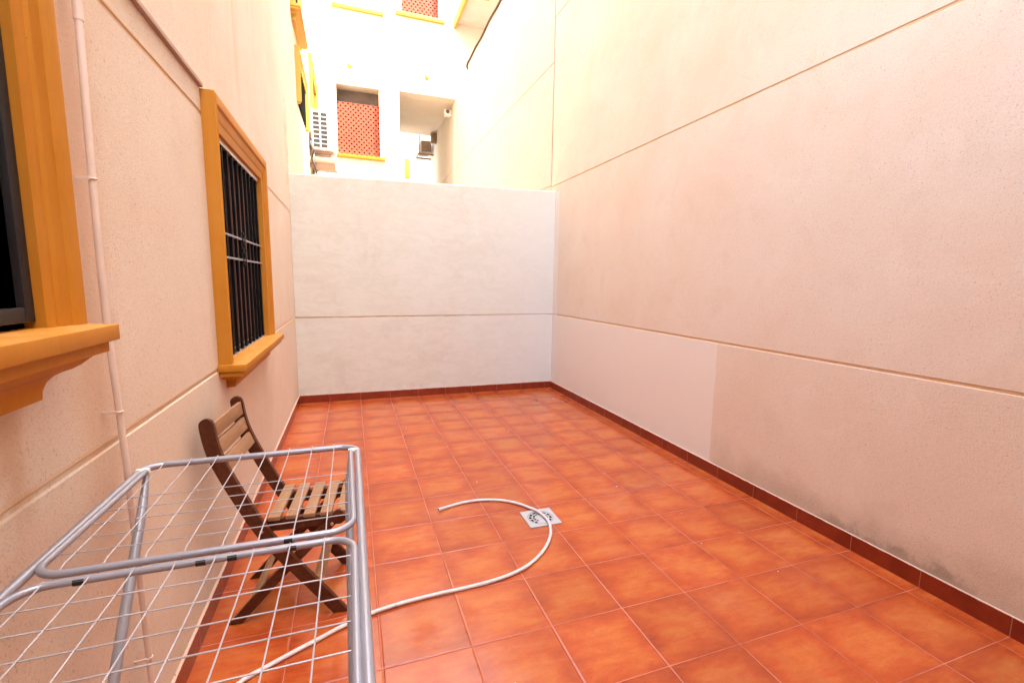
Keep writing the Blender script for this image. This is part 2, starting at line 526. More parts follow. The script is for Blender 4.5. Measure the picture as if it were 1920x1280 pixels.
# ------------------------------------------------------------ house on the left (and an unseen wall added behind the camera to block light)
house = thing("house", (0, 0, 0), "peach roughcast house wall with ochre framed barred windows, rising along the left", "house")
WIN1 = (-0.345, 0.80, 0.995, 2.06)
WIN0 = (-2.90, -1.78, 1.296, 2.40)
zj = (0.972, 2.098)
tilt_l = lambda u, z: z - 0.006*u if z < 2.3 else z
bm = bmesh.new()
facade(bm, lambda u, z, d: Vector((XL-d, u, z)),
       span(-3.6, 9.0, 42) + [WIN1[0], WIN1[1], WIN0[0], WIN0[1], 4.893, 4.896, 4.904, 4.907],
       [0.0, 0.5, 1.5, 3.0, 4.5, 6, 7.5, 8.6] + list(WIN1[2:]) + list(WIN0[2:]) + joint_rows(zj),
       (WIN1, WIN0), lambda u, z: max(joint_depth(zj)(u, z), 0.008 if abs(u-4.9) < 0.005 else 0), 0.14)
# the building's body behind its face
box(bm, -4.0, XL-0.30, -3.6, 9.0, 0.0, 8.6)
box(bm, XL-0.30, XL-0.001, -3.6, 9.0, 8.6, 8.7)
link("wall", bm, M_LEFT, house)
bm = bmesh.new()
box(bm, -4.0, 3.09, -4.0, -3.6, 0.0, 2.8)  # unseen occluder behind the camera, height set for the patio light
link("wall", bm, M_LEFT, house)
bm = bmesh.new()
box(bm, XL-0.002, XL+0.010, -3.6, YB-0.012, 0.0, 0.088)
link("skirting", bm, M_SKY, house)

def surround(win, top, wid=0.095, x=XL, s=1.0, zb=None):
    """moulded window surround swept up one jamb, across the head and down the other"""
    y0, y1, z0, z1 = win
    prof = [(0.0, -0.06), (0.0, 0.033), (0.10, 0.037), (0.30, 0.037), (0.36, 0.043), (0.62, 0.047), (0.68, 0.056), (0.90, 0.060), (1.0, 0.054), (1.0, -0.002)]
    bm = bmesh.new()
    rows = []
    for d, h in prof:
        a, c = d*wid, d*top
        rows.append([bm.verts.new((x+h*s, yy, zz)) for yy, zz in ((y0-a, zb or z0), (y0-a, z1+c), (y1+a, z1+c), (y1+a, zb or z0))])
    for p, q in zip(rows, rows[1:]):
        for i in range(3):
            bm.faces.new((p[i], p[i+1], q[i+1], q[i]))
    bm.faces.new([r[0] for r in rows])
    bm.faces.new([r[3] for r in rows][::-1])
    return bm

def sill_bm(y0, y1, ztop, x=XL, s=1.0):
    bm = bmesh.new()
    t = 0.034
    box(bm, x-0.05, x+0.115*s, y0, y1, ztop-t, ztop, bev=0.004)
    lev = [(0, .098, .012), (-.023, .098, .012), (-.024, .090, .050), (-.030, .084, .060), (-.040, .074, .070), (-.048, .062, .078), (-.049, .059, .108),
           (-.054, .052, .122), (-.064, .045, .132), (-.078, .040, .136), (-.096, .038, .136), (-.099, .004, .136)]
    prev = None
    for dz, pr, ins in lev:
        zz = ztop - t + dz - 0.0005
        ring = [bm.verts.new((x-0.02, y0+ins, zz)), bm.verts.new((x+pr*s, y0+ins, zz)), bm.verts.new((x+pr*s, y1-ins, zz)), bm.verts.new((x-0.02, y1-ins, zz))]
        if prev:
            for i in range(3):
                bm.faces.new((prev[i], prev[i+1], ring[i+1], ring[i]))
        else:
            bm.faces.new(ring)
        prev = ring
    bm.faces.new(prev)
    return bm

# far barred window
w1 = link("window", surround(WIN1, 0.14), M_OCHRE, house, 35)
w1['label'] = "ochre framed window with a black barred grille beyond the chair"
link("sill", sill_bm(-0.45, 0.905, 0.995), M_OCHRE, w1, 35)
bm = bmesh.new()
gx = XL+0.006
for i in range(10):
    yy = -0.28 + i*0.1125
    box(bm, gx-0.007, gx+0.007, yy-0.0075, yy+0.0075, 1.005, 2.035)
# cast ornament between the two rails
for (dy, dz, r) in ((0, 0.085, .018), (-.03, .055, .016), (.03, .055, .016), (0, .03, .024), (-.035, 0, .018), (.035, 0, .018), (0, -.03, .024), (-.03, -.06, .016), (.03, -.06, .016), (0, -.085, .016)):
    bmesh.ops.create_icosphere(bm, subdivisions=2, radius=r, matrix=Matrix.Translation((gx+0.006, 0.21+dy, 1.555+dz)) @ Matrix.Diagonal((0.55, 1, 1, 1)))
for k in range(4):
    for sg in (-1, 1):
        c = Vector((gx+0.004, 0.21, 1.555))
        pts = [c + Vector((0.0, sg*(0.02+0.012*t)*math.cos(t*1.1+k*0.7), 0.08*math.sin(t*0.8+k*1.5))) for t in [q*0.35 for q in range(9)]]
        tube(bm, pts, 0.005, 6)
link("grille", bm, M_BLACK, w1, 40)
for zz in (1.497, 1.612):
    bm = bmesh.new()
    box(bm, gx-0.011, gx+0.0102, WIN1[0]+0.002, WIN1[1]-0.002, zz-0.005, zz+0.005, bev=0.001)
    link("grille_rail", bm, M_TUBE, w1)  # light on the rails' tops put into a paler grey
for a, b, d in ((2.036, 2.059, 0.010), (0.9955, 1.0045, 0.008)):
    bm = bmesh.new()
    box(bm, gx-0.012, gx+d, WIN1[0]+0.001, WIN1[1]-0.001, a, b)
    link("grille_rail", bm, M_ALU, w1)
bm = bmesh.new()
for a, b in ((-0.345, -0.29), (0.16, 0.21), (0.245, 0.295), (0.745, 0.80)):
    box(bm, XL-0.10, XL-0.055, a, b, 1.0, 2.06)
for a, b in ((1.0, 1.06), (2.0, 2.06)):
    box(bm, XL-0.098, XL-0.057, -0.34, 0.795, a, b)
link("sash", bm, M_SASH, w1)
bm = bmesh.new()
for i in range(9):
    box(bm, XL-0.050, XL-0.040, 0.16+i*0.070, 0.16+i*0.070+0.058, 1.03, 2.03)  # added boards that put reddish streaks between the bars
link("reddish_boards", bm, M_RED, w1)
bm = bmesh.new()
box(bm, XL-0.135, XL-0.125, -0.345, 0.80, 0.995, 2.06)  # near-black sheet standing in for the room's shade, not glass
link("opening_infill", bm, M_DARK, w1)

# near window, cut by the edge of the view
w0 = link("window", surround(WIN0, 0.14), M_OCHRE, house, 35)
w0['label'] = "ochre framed window with a grey metal frame nearest the viewer"
link("sill", sill_bm(-2.99, -1.695, 1.296), M_OCHRE, w0, 35)
bm = bmesh.new()
gx0 = XL+0.012
for a, b, c, d in ((-1.811, -1.783, 1.309, 2.38), (-2.88, -2.845, 1.309, 2.38)):
    box(bm, gx0-0.006, gx0+0.007, a, b, c, d, bev=0.002)
for c, d in ((1.309, 1.337), (2.345, 2.38)):
    box(bm, gx0-0.0055, gx0+0.0065, -2.846, -1.8105, c, d, bev=0.002)
for i in range(1, 8):
    yy = -1.832 - i*0.127
    box(bm, gx0-0.005, gx0+0.006, yy-0.006, yy+0.006, 1.336, 2.346)
link("grille", bm, M_ANTH, w0, 40)
bm = bmesh.new()
for a, b in ((-1.84, -1.78), (-2.37, -2.31), (-2.90, -2.84)):
    box(bm, XL-0.10, XL-0.055, a, b, 1.3, 2.4)
for c, d in ((1.3, 1.36), (2.34, 2.4)):
    box(bm, XL-0.098, XL-0.057, -2.895, -1.785, c, d)
link("sash", bm, M_BLACK, w0)
bm = bmesh.new()
box(bm, XL-0.135, XL-0.125, -2.90, -1.78, 1.296, 2.40)  # unlit interior drawn as a near-black sheet, without glass
link("opening_infill", bm, M_DARK, w0)

# windows farther along the same wall, over the dividing wall
def far_window(win, label, sill=True, bars=True):
    y0, y1, z0, z1 = win
    wd = link("window", surround(win, 0.13, 0.12), M_YELLOW, house, 35)
    wd['label'] = label
    bm = bmesh.new()
    box(bm, XL-0.05, XL+0.004, y0, y1, z0, z1)
    link("opening_infill", bm, M_GLASS, wd)
    if bars:
        bm = bmesh.new()
        n = int((y1-y0)/0.11)
        for i in range(1, n):
            yy = y0 + (y1-y0)*i/n
            box(bm, XL+0.008, XL+0.022, yy-0.008, yy+0.008, z0, z1)
        link("grille", bm, M_BLACK, wd)
    if sill:
        link("sill", sill_bm(y0-0.16, y1+0.16, z0), M_YELLOW, wd, 35)
far_window((3.95, 4.75, 4.66, 5.8), "yellow framed upper window seen almost edge on above the dividing wall")
far_window((4.25, 5.40, 3.66, 4.20), "small yellow framed barred window just before the air conditioner", sill=False)
far_window((6.75, 8.25, 4.40, 5.15), "yellow framed window on the left wall beyond the air conditioner", sill=False, bars=False)

# ------------------------------------------------------------ dividing wall
k_l = 0.0245/3.085
warp_b = lambda u, z: z*(1+k_l*u)
bm = bmesh.new()
zjb = (0.966,)
us = span(XL, XR, 24)
facade(bm, lambda u, z, d: Vector((u, YB+d, z)), us, [0, 0.4, 1.5, 2.0, 2.492, 2.503] + joint_rows(zjb, 0.006),
       (), lambda u, z: (0.007 if abs(z-0.966) < 0.006 else (0.012 if z > 2.5 else 0.0)), 0, warp_b)
facade(bm, lambda u, z, d: Vector((u, YB+0.17, z)), us, [0, 2.503], (), warp=warp_b)
va = [bm.verts.new((u, YB+0.012, warp_b(u, 2.503)+random.uniform(-0.003, 0.004))) for u in us]
vb = [bm.verts.new((u, YB+0.17, warp_b(u, 2.503))) for u in us]
for i in range(len(us)-1):
    bm.faces.new((va[i], va[i+1], vb[i+1], vb[i]))
dw = link("dividing_wall", bm, M_BACK)
tag(dw, "low white painted dividing wall across the end of the tiled patio", "wall")
bm = bmesh.new()
box(bm, XL+0.0102, XR-0.0102, YB-0.010, YB+0.002, 0.0, 0.088)
link("skirting", bm, M_SKX, dw)

# ------------------------------------------------------------ tall building on the right
nb = thing("neighbouring_building", (3.1, 0, 0), "tall pinkish roughcast wall with groove joints and damp foot along the right", "building")
zjr = (0.992, 2.636, 4.685)
bm = bmesh.new()
facade(bm, lambda u, z, d: Vector((XR+d, u, z)), span(-9.0, 2.945, 30), [0, 0.5, 1.8, 3.5, 5.5, 8, 14.5] + joint_rows(zjr), (), joint_depth(zjr))
box(bm, XR+0.012, 6.0, 2.944, 2.945, 0, 14.5)
box(bm, XR+0.30, 6.0, -9.0, 2.943, 0.0, 14.5)
box(bm, XR+0.001, XR+0.29, -9.0, 2.944, 14.5, 14.6)
facade(bm, lambda u, z, d: Vector((u, 2.945, z)), [XR, XR+0.3], [0, 14.5])
link("wall", bm, M_RIGHT, nb)
bm = bmesh.new()
box(bm, 5.4, 10.0, 2.95, 16.0, 0.0, 10.5)  # block added beyond the party wall to cut the sky light
link("wing", bm, M_FARWALL, nb)
bm = bmesh.new()
box(bm, XR-0.010, XR+0.002, -3.6, YB-0.0102, 0.0, 0.088)
link("skirting", bm, M_SKY, nb)

pw = bmesh.new()
zjf = (2.66, 4.165)
facade(pw, lambda u, z, d: Vector((XR+d, u, z)), span(2.962, 16.0, 30), [0, 1.5, 3.4, 5, 6.04] + joint_rows(zjf), (), joint_depth(zjf))
box(pw, XR+0.02, XR+0.28, 2.962, 16.0, 0.0, 6.04)
pwo = link("party_wall", pw, M_FARWALL)
tag(pwo, "cream party wall with one groove joint continuing beyond the dividing wall", "wall")

# ------------------------------------------------------------ apartment building at the end
YF = 9.0
ab = thing("apartment_building", (1.5, YF, 0), "white apartment building with red brick lattice screens and yellow sills at the far end", "building")
LAT = [(0.41, 1.325, 4.20, 5.70), (1.86, 2.69, 7.42, 8.9)]
UPW = (0.50, 1.34, 7.32, 8.6)
PASS = (1.77, XR-0.001, 0.0, 5.735)
bm = bmesh.new()
facade(bm, lambda u, z, d: Vector((u, YF+d, z)), [XL, 0.41, 1.325, 0.5, 1.34, 1.86, 2.69, 1.77, XR-0.001, 6.0],
       [0, 4.2, 5.7, 7.42, 8.9, 7.32, 8.6, 5.735, 11.0], (LAT[0], LAT[1], UPW, PASS), reveal=0.35)
# passage: soffit and inner side wall
box(bm, 1.40, XR+0.2, YF+0.352, 12.2, 5.735, 5.95)
box(bm, 1.40, 1.769, YF+0.353, 12.2, 0.0, 5.734)
box(bm, 0.0, 6.0, YF+0.6, 12.2, 9.0, 11.0)
link("wall", bm, M_FACADE, ab)
for i, (a, b, c, d) in enumerate(LAT):
    bm = bmesh.new()
    top = d-0.36 if i == 0 else d
    nx, nz = 17, int(round((top-c)/0.056))
    cw, ch = (b-a)/nx, (top-c)/nz
    for p in range(nx):
        for q in range(nz):
            x0, z0 = a+p*cw, c+q*ch
            x1, z1 = x0+cw, z0+ch
            yf, yb = YF+0.05, YF+0.16
            if (p+q) % 2:
                hx, hz = cw*0.02, ch*0.10
                o = [(x0, z0), (x1, z0), (x1, z1), (x0, z1)]
                m_ = [(x0+cw*.5, z0+hz), (x1-hx, z0+ch*.5), (x0+cw*.5, z1-hz), (x0+hx, z0+ch*.5)]
                h_ = []
                for (mx, mz), (nx_, nz_) in zip(m_, m_[1:]+m_[:1]):
                    h_ += [(mx, mz)]
                ov = [bm.verts.new((u, yf, z)) for u, z in o]
                hv = [bm.verts.new((u, yf, z)) for u, z in h_]
                kv = [bm.verts.new((u, yb, z)) for u, z in h_]
                # ov: bl br tr tl ; hv: bottom right top left
                for f in ((ov[0], ov[1], hv[0]), (ov[1], hv[1], hv[0]), (ov[1], ov[2], hv[1]), (ov[2], hv[2], hv[1]),
                          (ov[2], ov[3], hv[2]), (ov[3], hv[3], hv[2]), (ov[3], ov[0], hv[3]), (ov[0], hv[0], hv[3])):
                    bm.faces.new(f)
                for j in range(4):
                    bm.faces.new((hv[j], hv[(j+1) % 4], kv[(j+1) % 4], kv[j]))
            else:
                bm.faces.new([bm.verts.new((u, yf, z)) for u, z in ((x0, z0), (x1, z0), (x1, z1), (x0, z1))])
    lat = link("brick_lattice", bm, M_BRICK, ab)
    lat['label'] = ["red brick lattice screen with a grey gap above it", "red brick lattice screen on the upper storey"][i]
    bm = bmesh.new()
    box(bm, a-0.05, b+0.05, YF+0.36, YF+0.42, c-0.05, d+0.05)
    link("back_wall", bm, M_GREYWALL, lat)
    bm = bmesh.new()
    if i == 0:
        box(bm, 0.385, 1.43, YF-0.07, YF+0.05, c-0.075, c-0.001, bev=0.004)
    else:
        box(bm, 1.715, 2.83, YF-0.07, YF+0.05, c-0.08, c-0.001, bev=0.004)
    link("sill", bm, M_OCHRE if i == 0 else M_YELLOW, lat, 35)
bm = bmesh.new()
box(bm, UPW[0], UPW[1], YF+0.14, YF+0.17, UPW[2], UPW[3])
uw = link("window", bm, M_ACW, ab)
bm = bmesh.new()
box(bm, 0.375, 1.46, YF-0.07, YF+0.13, 7.245, 7.319, bev=0.004)
link("sill", bm, M_YELLOW, uw, 35)
bm = bmesh.new()
for a, b, c, d in ((UPW[0], UPW[0]+.06, UPW[2], UPW[3]), (UPW[1]-.06, UPW[1], UPW[2], UPW[3]), (.89, .95, UPW[2], UPW[3]), (UPW[0]+.061, UPW[1]-.061, UPW[2], UPW[2]+.06)):
    box(bm, a, b, YF+0.12, YF+0.139, c, d)
link("sash", bm, M_ACW, uw)
# balcony slab over the party wall
bm = bmesh.new()
box(bm, XR+0.012, 4.6, 7.62, YF-0.001, 7.42, 7.50)
bal = link("balcony", bm, M_FACADE, ab)
bm = bmesh.new()
box(bm, XR-0.05, XR+0.01, 7.60, YF-0.001, 7.30, 7.50, bev=0.006)
box(bm, XR+0.0105, 3.52, 7.56, 7.618, 7.30, 7.50, bev=0.006)
link("balcony_edge", bm, M_YELLOW, bal, 35)
# ventilation slots low on the facade
for x0 in (0.10, 0.25):
    bm = bmesh.new()
    box(bm, x0, x0+0.125, YF-0.006, YF+0.01, 3.775, 3.81, bev=0.002)
    box(bm, x0+0.005, x0+0.120, YF-0.010, YF-0.0065, 3.780, 3.788)
    link("vent_grating", bm, M_ANTH, ab)
for i, (x0, z0) in enumerate(((0.715, 6.10), (2.405, 6.125))):
    bm = bmesh.new()
    tube(bm, [(x0, YF+0.01, z0), (x0, YF-0.03, z0), (x0, YF-0.05, z0-0.02), (x0, YF-0.06, z0-0.05)], 0.05, 12, radii=[.055, .055, .045, .03])
    link("drain_spout", bm, M_YELLOW, ab, 40)

# building closing the next courtyard, seen through the passage
yb = bmesh.new()
box(yb, -4, 10, 16.0, 16.4, 0, 11)
far = link("white_building", yb, M_FACADE)
tag(far, "bright white building with yellow window edges glimpsed through the passage", "building")
for a, b, c, d in ((2.28, 2.40, 4.0, 6.9), (2.62, 2.78, 5.2, 5.9)):
    bm = bmesh.new()
    box(bm, a, b, 15.93, 15.999, c, d, bev=0.01)
    link("window_trim", bm, M_YELLOW, far, 35)
bm = bmesh.new()
tube(bm, [(2.66, 15.9, 8.0), (2.66, 15.9, 5.9)], 0.03, 8)
link("drainpipe", bm, M_PVC, far, 40)

# ------------------------------------------------------------ things on the far walls
def wall_unit(name, loc, s, label, group=None):
    """split air conditioner outdoor unit, back to the wall at -x, end grille facing -y"""
    t = thing(name, loc, label, "air conditioner", group)
    lx, ly, lz = loc
    W, L, H = 0.335*s, 0.80*s, 0.63*s
    bm = bmesh.new()
    box(bm, lx, lx+W, ly, ly+L, lz, lz+H, bev=0.018*s)
    link("casing", bm, M_ACW, t, 40)
    bm = bmesh.new()
    for c in range(2):
        for r in range(8):
            x0 = lx + 0.022*s + c*0.118*s
            z0 = lz + 0.035*s + r*0.071*s
            box(bm, x0, x0+0.096*s, ly-0.003, ly+0.02, z0, z0+0.052*s)
    link("coil_grille", bm, M_ACG, t)
    bm = bmesh.new()
    tube(bm, [(lx+W-0.001, ly+L*0.42, lz+H*0.5), (lx+W+0.012, ly+L*0.42, lz+H*0.5)], 0.26*s, 28)
    link("fan_guard", bm, M_ACW, t, 40)
    for yy in (ly+0.10*s, ly+L-0.14*s):
        bm = bmesh.new()
        box(bm, lx-0.05, lx+W+0.02, yy, yy+0.04, lz-0.045, lz-0.002)
        box(bm, lx-0.05, lx-0.012, yy+0.001, yy+0.039, lz-0.28*s, lz-0.046)
        tube(bm, [(lx-0.02, yy+0.02, lz-0.25*s), (lx+W*0.85, yy+0.02, lz-0.05)], 0.014, 8)
        link("bracket", bm, M_STRIP, t)
    return t
ac = wall_unit("air_conditioner", (0.062, 6.0, 3.535), 1.0, "white air conditioner unit on brackets high on the left wall beyond the dividing wall", "outdoor air conditioning units")
bm = bmesh.new()
tube(bm, catmull([(0.05, 6.05, 3.70), (0.04, 5.97, 3.60), (0.08, 5.95, 3.48), (0.05, 5.96, 3.36), (0.10, 5.96, 3.22), (0.13, 5.97, 3.0), (0.12, 5.98, 2.6)]), 0.014, 8)
link("hose", bm, M_RUBBER, ac, 60)
bm = bmesh.new()
box(bm, 0.012, 0.40, 6.02, 6.75, 3.33, 3.42, bev=0.01)
link("drip_tray", bm, M_STRIP, ac, 40)
bm = bmesh.new()
ac2 = thing("air_conditioner", (2.55, 12.3, 5.1), "small brown air conditioner hanging at the far end of the passage", "air conditioner", "outdoor air conditioning units")
box(bm, 2.72, 3.02, 12.3, 12.95, 5.30, 5.62, bev=0.015)
link("casing", bm, M_TAN, ac2, 40)
bm = bmesh.new()
box(bm, 2.62, XR-0.002, 12.32, 12.36, 5.20, 5.25)
box(bm, 2.62, XR-0.002, 12.86, 12.90, 5.20, 5.25)
box(bm, 2.62, 2.66, 12.361, 12.859, 5.20, 5.25)
tube(bm, [(2.68, 12.34, 5.2), (2.68, 12.34, 5.9)], 0.02, 6)
link("bracket", bm, M_TAN, ac2)
# bulkhead lamp and speaker under the passage
bm = bmesh.new()
box(bm, 2.92, XR-0.001, 9.50, 9.66, 5.50, 5.66, bev=0.02)
lp = link("wall_lamp", bm, M_ACW, None, 40)
tag(lp, "small white lamp fixed in the top right corner of the passage", "lamp")
bm = bmesh.new()
tube(bm, [(2.99, 9.499, 5.60), (2.99, 9.47, 5.59)], 0.045, 14)
link("lens", bm, M_GREYWALL, lp, 40)
bm = bmesh.new()
box(bm, 2.93, XR-0.001, 11.7, 11.86, 5.42, 5.70, bev=0.015)
sp = link("junction_box", bm, M_TAN, None, 40)
tag(sp, "grey box on the passage wall near its far end", "junction box")

# loose cable along the top of the party wall
bm = bmesh.new()
cpts = [(XR+0.02, 4.2, 6.12), (XR+0.0, 5.0, 6.09), (XR-0.012, 5.5, 6.06), (XR-0.013, 6.0, 6.075), (XR-0.013, 6.5, 6.04), (XR-0.013, 7.0, 6.055), (XR-0.013, 7.45, 6.03), (XR-0.014, 7.70, 6.03), (XR-0.014, 7.74, 5.97), (XR-0.012, 7.70, 5.92)]
tube(bm, catmull(cpts, 8), 0.021, 8)
tag(link("cable", bm, M_CABLE, None, 60), "loose brown cable running along the top of the party wall", "cable")

# ------------------------------------------------------------ downpipe and trunking on the left wall
dp = thing("drainpipe", (XL+0.028, -1.53, 0), "thin cream plastic pipe running down the left wall between the windows", "pipe")
bm = bmesh.new()
pts = [(XL+0.030, -1.475, 0.0), (XL+0.030, -1.482, 0.3), (XL+0.030, -1.505, 0.9), (XL+0.030, -1.535, 1.3), (XL+0.030, -1.536, 1.60), (XL+0.030, -1.525, 1.98)]
tube(bm, catmull(pts, 6), 0.0075, 14)
link("pipe", bm, M_PVC, dp, 60)
bm = bmesh.new()
tube(bm, [(XL+0.030, -1.525, 1.965), (XL+0.030, -1.523, 2.05)], 0.0095, 14)
tube(bm, [(XL+0.030, -1.523, 2.04), (XL+0.030, -1.53, 3.2)], 0.0075, 14)
link("coupling", bm, M_PVC, dp, 50)
for zz, yy in ((1.62, -1.536), (1.06, -1.517), (0.35, -1.486), (2.02, -1.524)):
    bm = bmesh.new()
    ring = [(XL+0.030+0.0090*math.cos(a), yy+0.0090*math.sin(a), zz) for a in [q*PI/8 for q in range(17)]]
    tube(bm, ring, 0.0018, 6)
    box(bm, XL-0.001, XL+0.030, yy-0.012, yy-0.008, zz-0.004, zz+0.004)
    link("clamp", bm, M_PVC, dp, 50)
bm = bmesh.new()
box(bm, XL-0.001, XL+0.016, -3.59, -0.4405, 2.203, 2.222, bev=0.003)
tag(link("cable_trunking", bm, M_STRIP, None, 40), "thin brownish trunking running along the left wall to the window's top corner", "trunking")

# ------------------------------------------------------------ floor drain
dr = thing("floor_drain", (1.624, -0.481, 0), "square steel floor drain with ring slots set in the tiles under the hose", "drain")
cx, cy, hs = 1.624, -0.481, 0.098
bm = bmesh.new()
NT = 96
radii = [0.004, 0.026, 0.034, 0.047, 0.054, 0.069, 0.074, 0.078]
def sq(a):
    c, s = math.cos(a), math.sin(a)
    m_ = max(abs(c), abs(s))
    return hs/m_
V = []
for ri, r in enumerate(radii + [None]):
    row = []
    for k in range(NT):
        a = 2*PI*k/NT
        rr = sq(a) if r is None else r
        z = 0.0055 if r is None or r > 0.075 else (0.0045 if r < 0.07 else 0.0055)
        row.append(bm.verts.new((cx+rr*math.cos(a), cy+rr*math.sin(a), z)))
    V.append(row)
for ri in range(len(V)-1):
    for k in range(NT):
        a = (k+0.5)/NT*2*PI
        if ri in (2, 4):
            ang = math.degrees(a) % 180
            full = math.degrees(a)
            side = not 232 < full < 308
            if side and (k % 8) not in (0, 1):
                continue
        if ri == 6 and k % 3 != 0:
            pass
        bm.faces.new((V[ri][k], V[ri][(k+1) % NT], V[ri+1][(k+1) % NT], V[ri+1][k]))
bm.faces.new(V[0])
low = [bm.verts.new((v.co.x, v.co.y, 0.0002)) for v in V[-1]]
for k in range(NT):
    bm.faces.new((V[-1][k], V[-1][(k+1) % NT], low[(k+1) % NT], low[k]))
link("plate", bm, M_STEEL, dr)
bm = bmesh.new()
box(bm, cx-0.08, cx+0.08, cy-0.08, cy+0.08, 0.0004, 0.0012)  # near-black sheet giving the slots their shaded depth
link("slot_shade", bm, M_DARK, dr)
bm = bmesh.new()
ring = [(cx+0.0765*math.cos(2*PI*k/48), cy+0.0765*math.sin(2*PI*k/48), 0.0056) for k in range(49)]
tube(bm, ring, 0.0011, 5)
link("rim", bm, M_ANTH, dr)

# ------------------------------------------------------------ garden hose
hr = 0.0085
hp = [(1.057, -0.221), (1.142, -0.178), (1.232, -0.156), (1.336, -0.158), (1.434, -0.187), (1.500, -0.229), (1.549, -0.276), (1.593, -0.340), (1.626, -0.417),
      (1.642, -0.489), (1.645, -0.556), (1.629, -0.624), (1.597, -0.697), (1.546, -0.774), (1.480, -0.846), (1.400, -0.908), (1.315, -0.949), (1.227, -0.973), (1.132, -0.986),
      (1.037, -0.991), (0.944, -0.992), (0.849, -0.996), (0.757, -1.004), (0.646, -1.025), (0.521, -1.071), (0.444, -1.110), (0.371, -1.145), (0.272, -1.197), (0.200, -1.240), (0.13, -1.33), (0.07, -1.50), (0.07, -1.80), (0.10, -2.3)]
def hz(x, y):
    on = abs(x-1.624) < 0.13 and abs(y+0.481) < 0.13
    return hr + (0.006 if on else 0.0005)
path = catmull([(x, y, hz(x, y) + (0.010 if i == 0 else 0)) for i, (x, y) in enumerate(hp)], 8)
bm = bmesh.new()
tube(bm, path, hr, 14, cap=False)
# hollow mouth
d0 = (path[1]-path[0]).normalized()
tube(bm, [path[0], path[0]+d0*0.002], hr, 14, cap=False, radii=[hr*0.72, hr*0.72])
n_ = 14
hose = link("garden_hose", bm, M_HOSE, None, 60)
tag(hose, "white plastic hose curling over the tiles and across the floor drain", "hose")
bm = bmesh.new()
tube(bm, [path[0]+d0*0.001, path[0]+d0*0.006], hr*0.86, 14)
link("hose_mouth", bm, M_RUBBER, hose, 60)  # dark disc standing in for the shade inside the open end
bm = bmesh.new()
i0 = min(range(len(path)), key=lambda i: (path[i]-Vector((0.745, -1.006, hr))).length)
tube(bm, [path[i0], path[i0+1]], hr*1.03, 14)
link("tape_band", bm, M_STEEL, hose, 60)

# ------------------------------------------------------------ folding chair
CY = 0.08
cf = Vector((math.cos(CY), -math.sin(CY), 0))
cs = Vector((math.sin(CY), math.cos(CY), 0))
cz = Vector((0, 0, 1))
C0 = Vector((0.50, -0.965, 0))
chair = thing("folding_chair", C0, "wooden folding chair with dark legs and paler slats beside the left wall", "chair")
chair.rotation_euler = (0, 0, -CY)
chair_inv = None
def CP(u, s, z):
    return Vector((u, s, z))
def clink(name, bm, m, parent=None, sm=40):
    bmesh.ops.recalc_face_normals(bm, faces=bm.faces)
    me = bpy.data.meshes.new(name)
    bm.to_mesh(me)
    bm.free()
    me.materials.append(m)
    for pl in me.polygons:
        pl.use_smooth = True
    me.set_sharp_from_angle(angle=math.radians(sm))
    o = bpy.data.objects.new(name, me)
    COL.objects.link(o)
    o.parent = parent or chair
    return o
def plank(name, cl, half, s0, s1, m, round_start=False, flat_end=False, bev=0.003):
    """a board cut from a curved outline in the side plane, s0..s1 thick"""
    cl = [Vector((u, z)) for u, z in cl]
    L, R = [], []
    for i, p in enumerate(cl):
        a = cl[max(i-1, 0)]
        b = cl[min(i+1, len(cl)-1)]
        t = (b-a).normalized()
        nn = Vector((-t.y, t.x))
        hw = half[i] if isinstance(half, list) else half
        L.append(p+nn*hw)
        R.append(p-nn*hw)
    if flat_end:
        for lst in (L, R):
            t = (lst[-1]-lst[-2])
            lst[-1] = lst[-2] + t*((0.0-lst[-2].y)/t.y)
    out = L + R[::-1]
    if round_start:
        t = (cl[0]-cl[1]).normalized()
        nn = Vector((-t.y, t.x))
        hw = half[0] if isinstance(half, list) else half
        out += [cl[0] + (nn*math.cos(a) + t*math.sin(a))*hw for a in [PI*k/8 for k in range(1, 8)]]
    bm = bmesh.new()
    A = [bm.verts.new((q.x, s0, q.y)) for q in out]
    Bv = [bm.verts.new((q.x, s1, q.y)) for q in out]
    n = len(out)
    bm.faces.new(A)
    bm.faces.new(Bv[::-1])
    for i in range(n):
        bm.faces.new((A[i], Bv[i], Bv[(i+1) % n], A[(i+1) % n]))
    if bev:
        es = [e for e in bm.edges if abs(e.verts[0].co.y-e.verts[1].co.y) < 1e-6]
        bmesh.ops.bevel(bm, geom=es, offset=bev, segments=2, affect='EDGES')
    return bm
def smooth2(pts, n=6):
    return [(p.x, p.y) for p in catmull([Vector((a, b, 0)) for a, b in pts], n)]
LONG = smooth2([(-0.432, 0.845), (-0.421, 0.77), (-0.402, 0.70), (-0.366, 0.61), (-0.325, 0.52), (-0.281, 0.43), (-0.230, 0.34), (-0.172, 0.26), (-0.105, 0.17), (-0.035, 0.075), (0.015, 0.005)], 5)
for s0 in (0.0, 0.362):
    clink("leg", plank("leg", LONG, 0.0245, s0, s0+0.022, M_WDARK, True, True), M_WDARK)
SHORT = [(0.02, 0.425), (-0.10, 0.305), (-0.24, 0.165), (-0.34, 0.055), (-0.385, 0.005)]
for s0 in (0.026, 0.336):
    clink("leg", plank("leg", SHORT, 0.019, s0, s0+0.022, M_WDARK, True, True), M_WDARK)
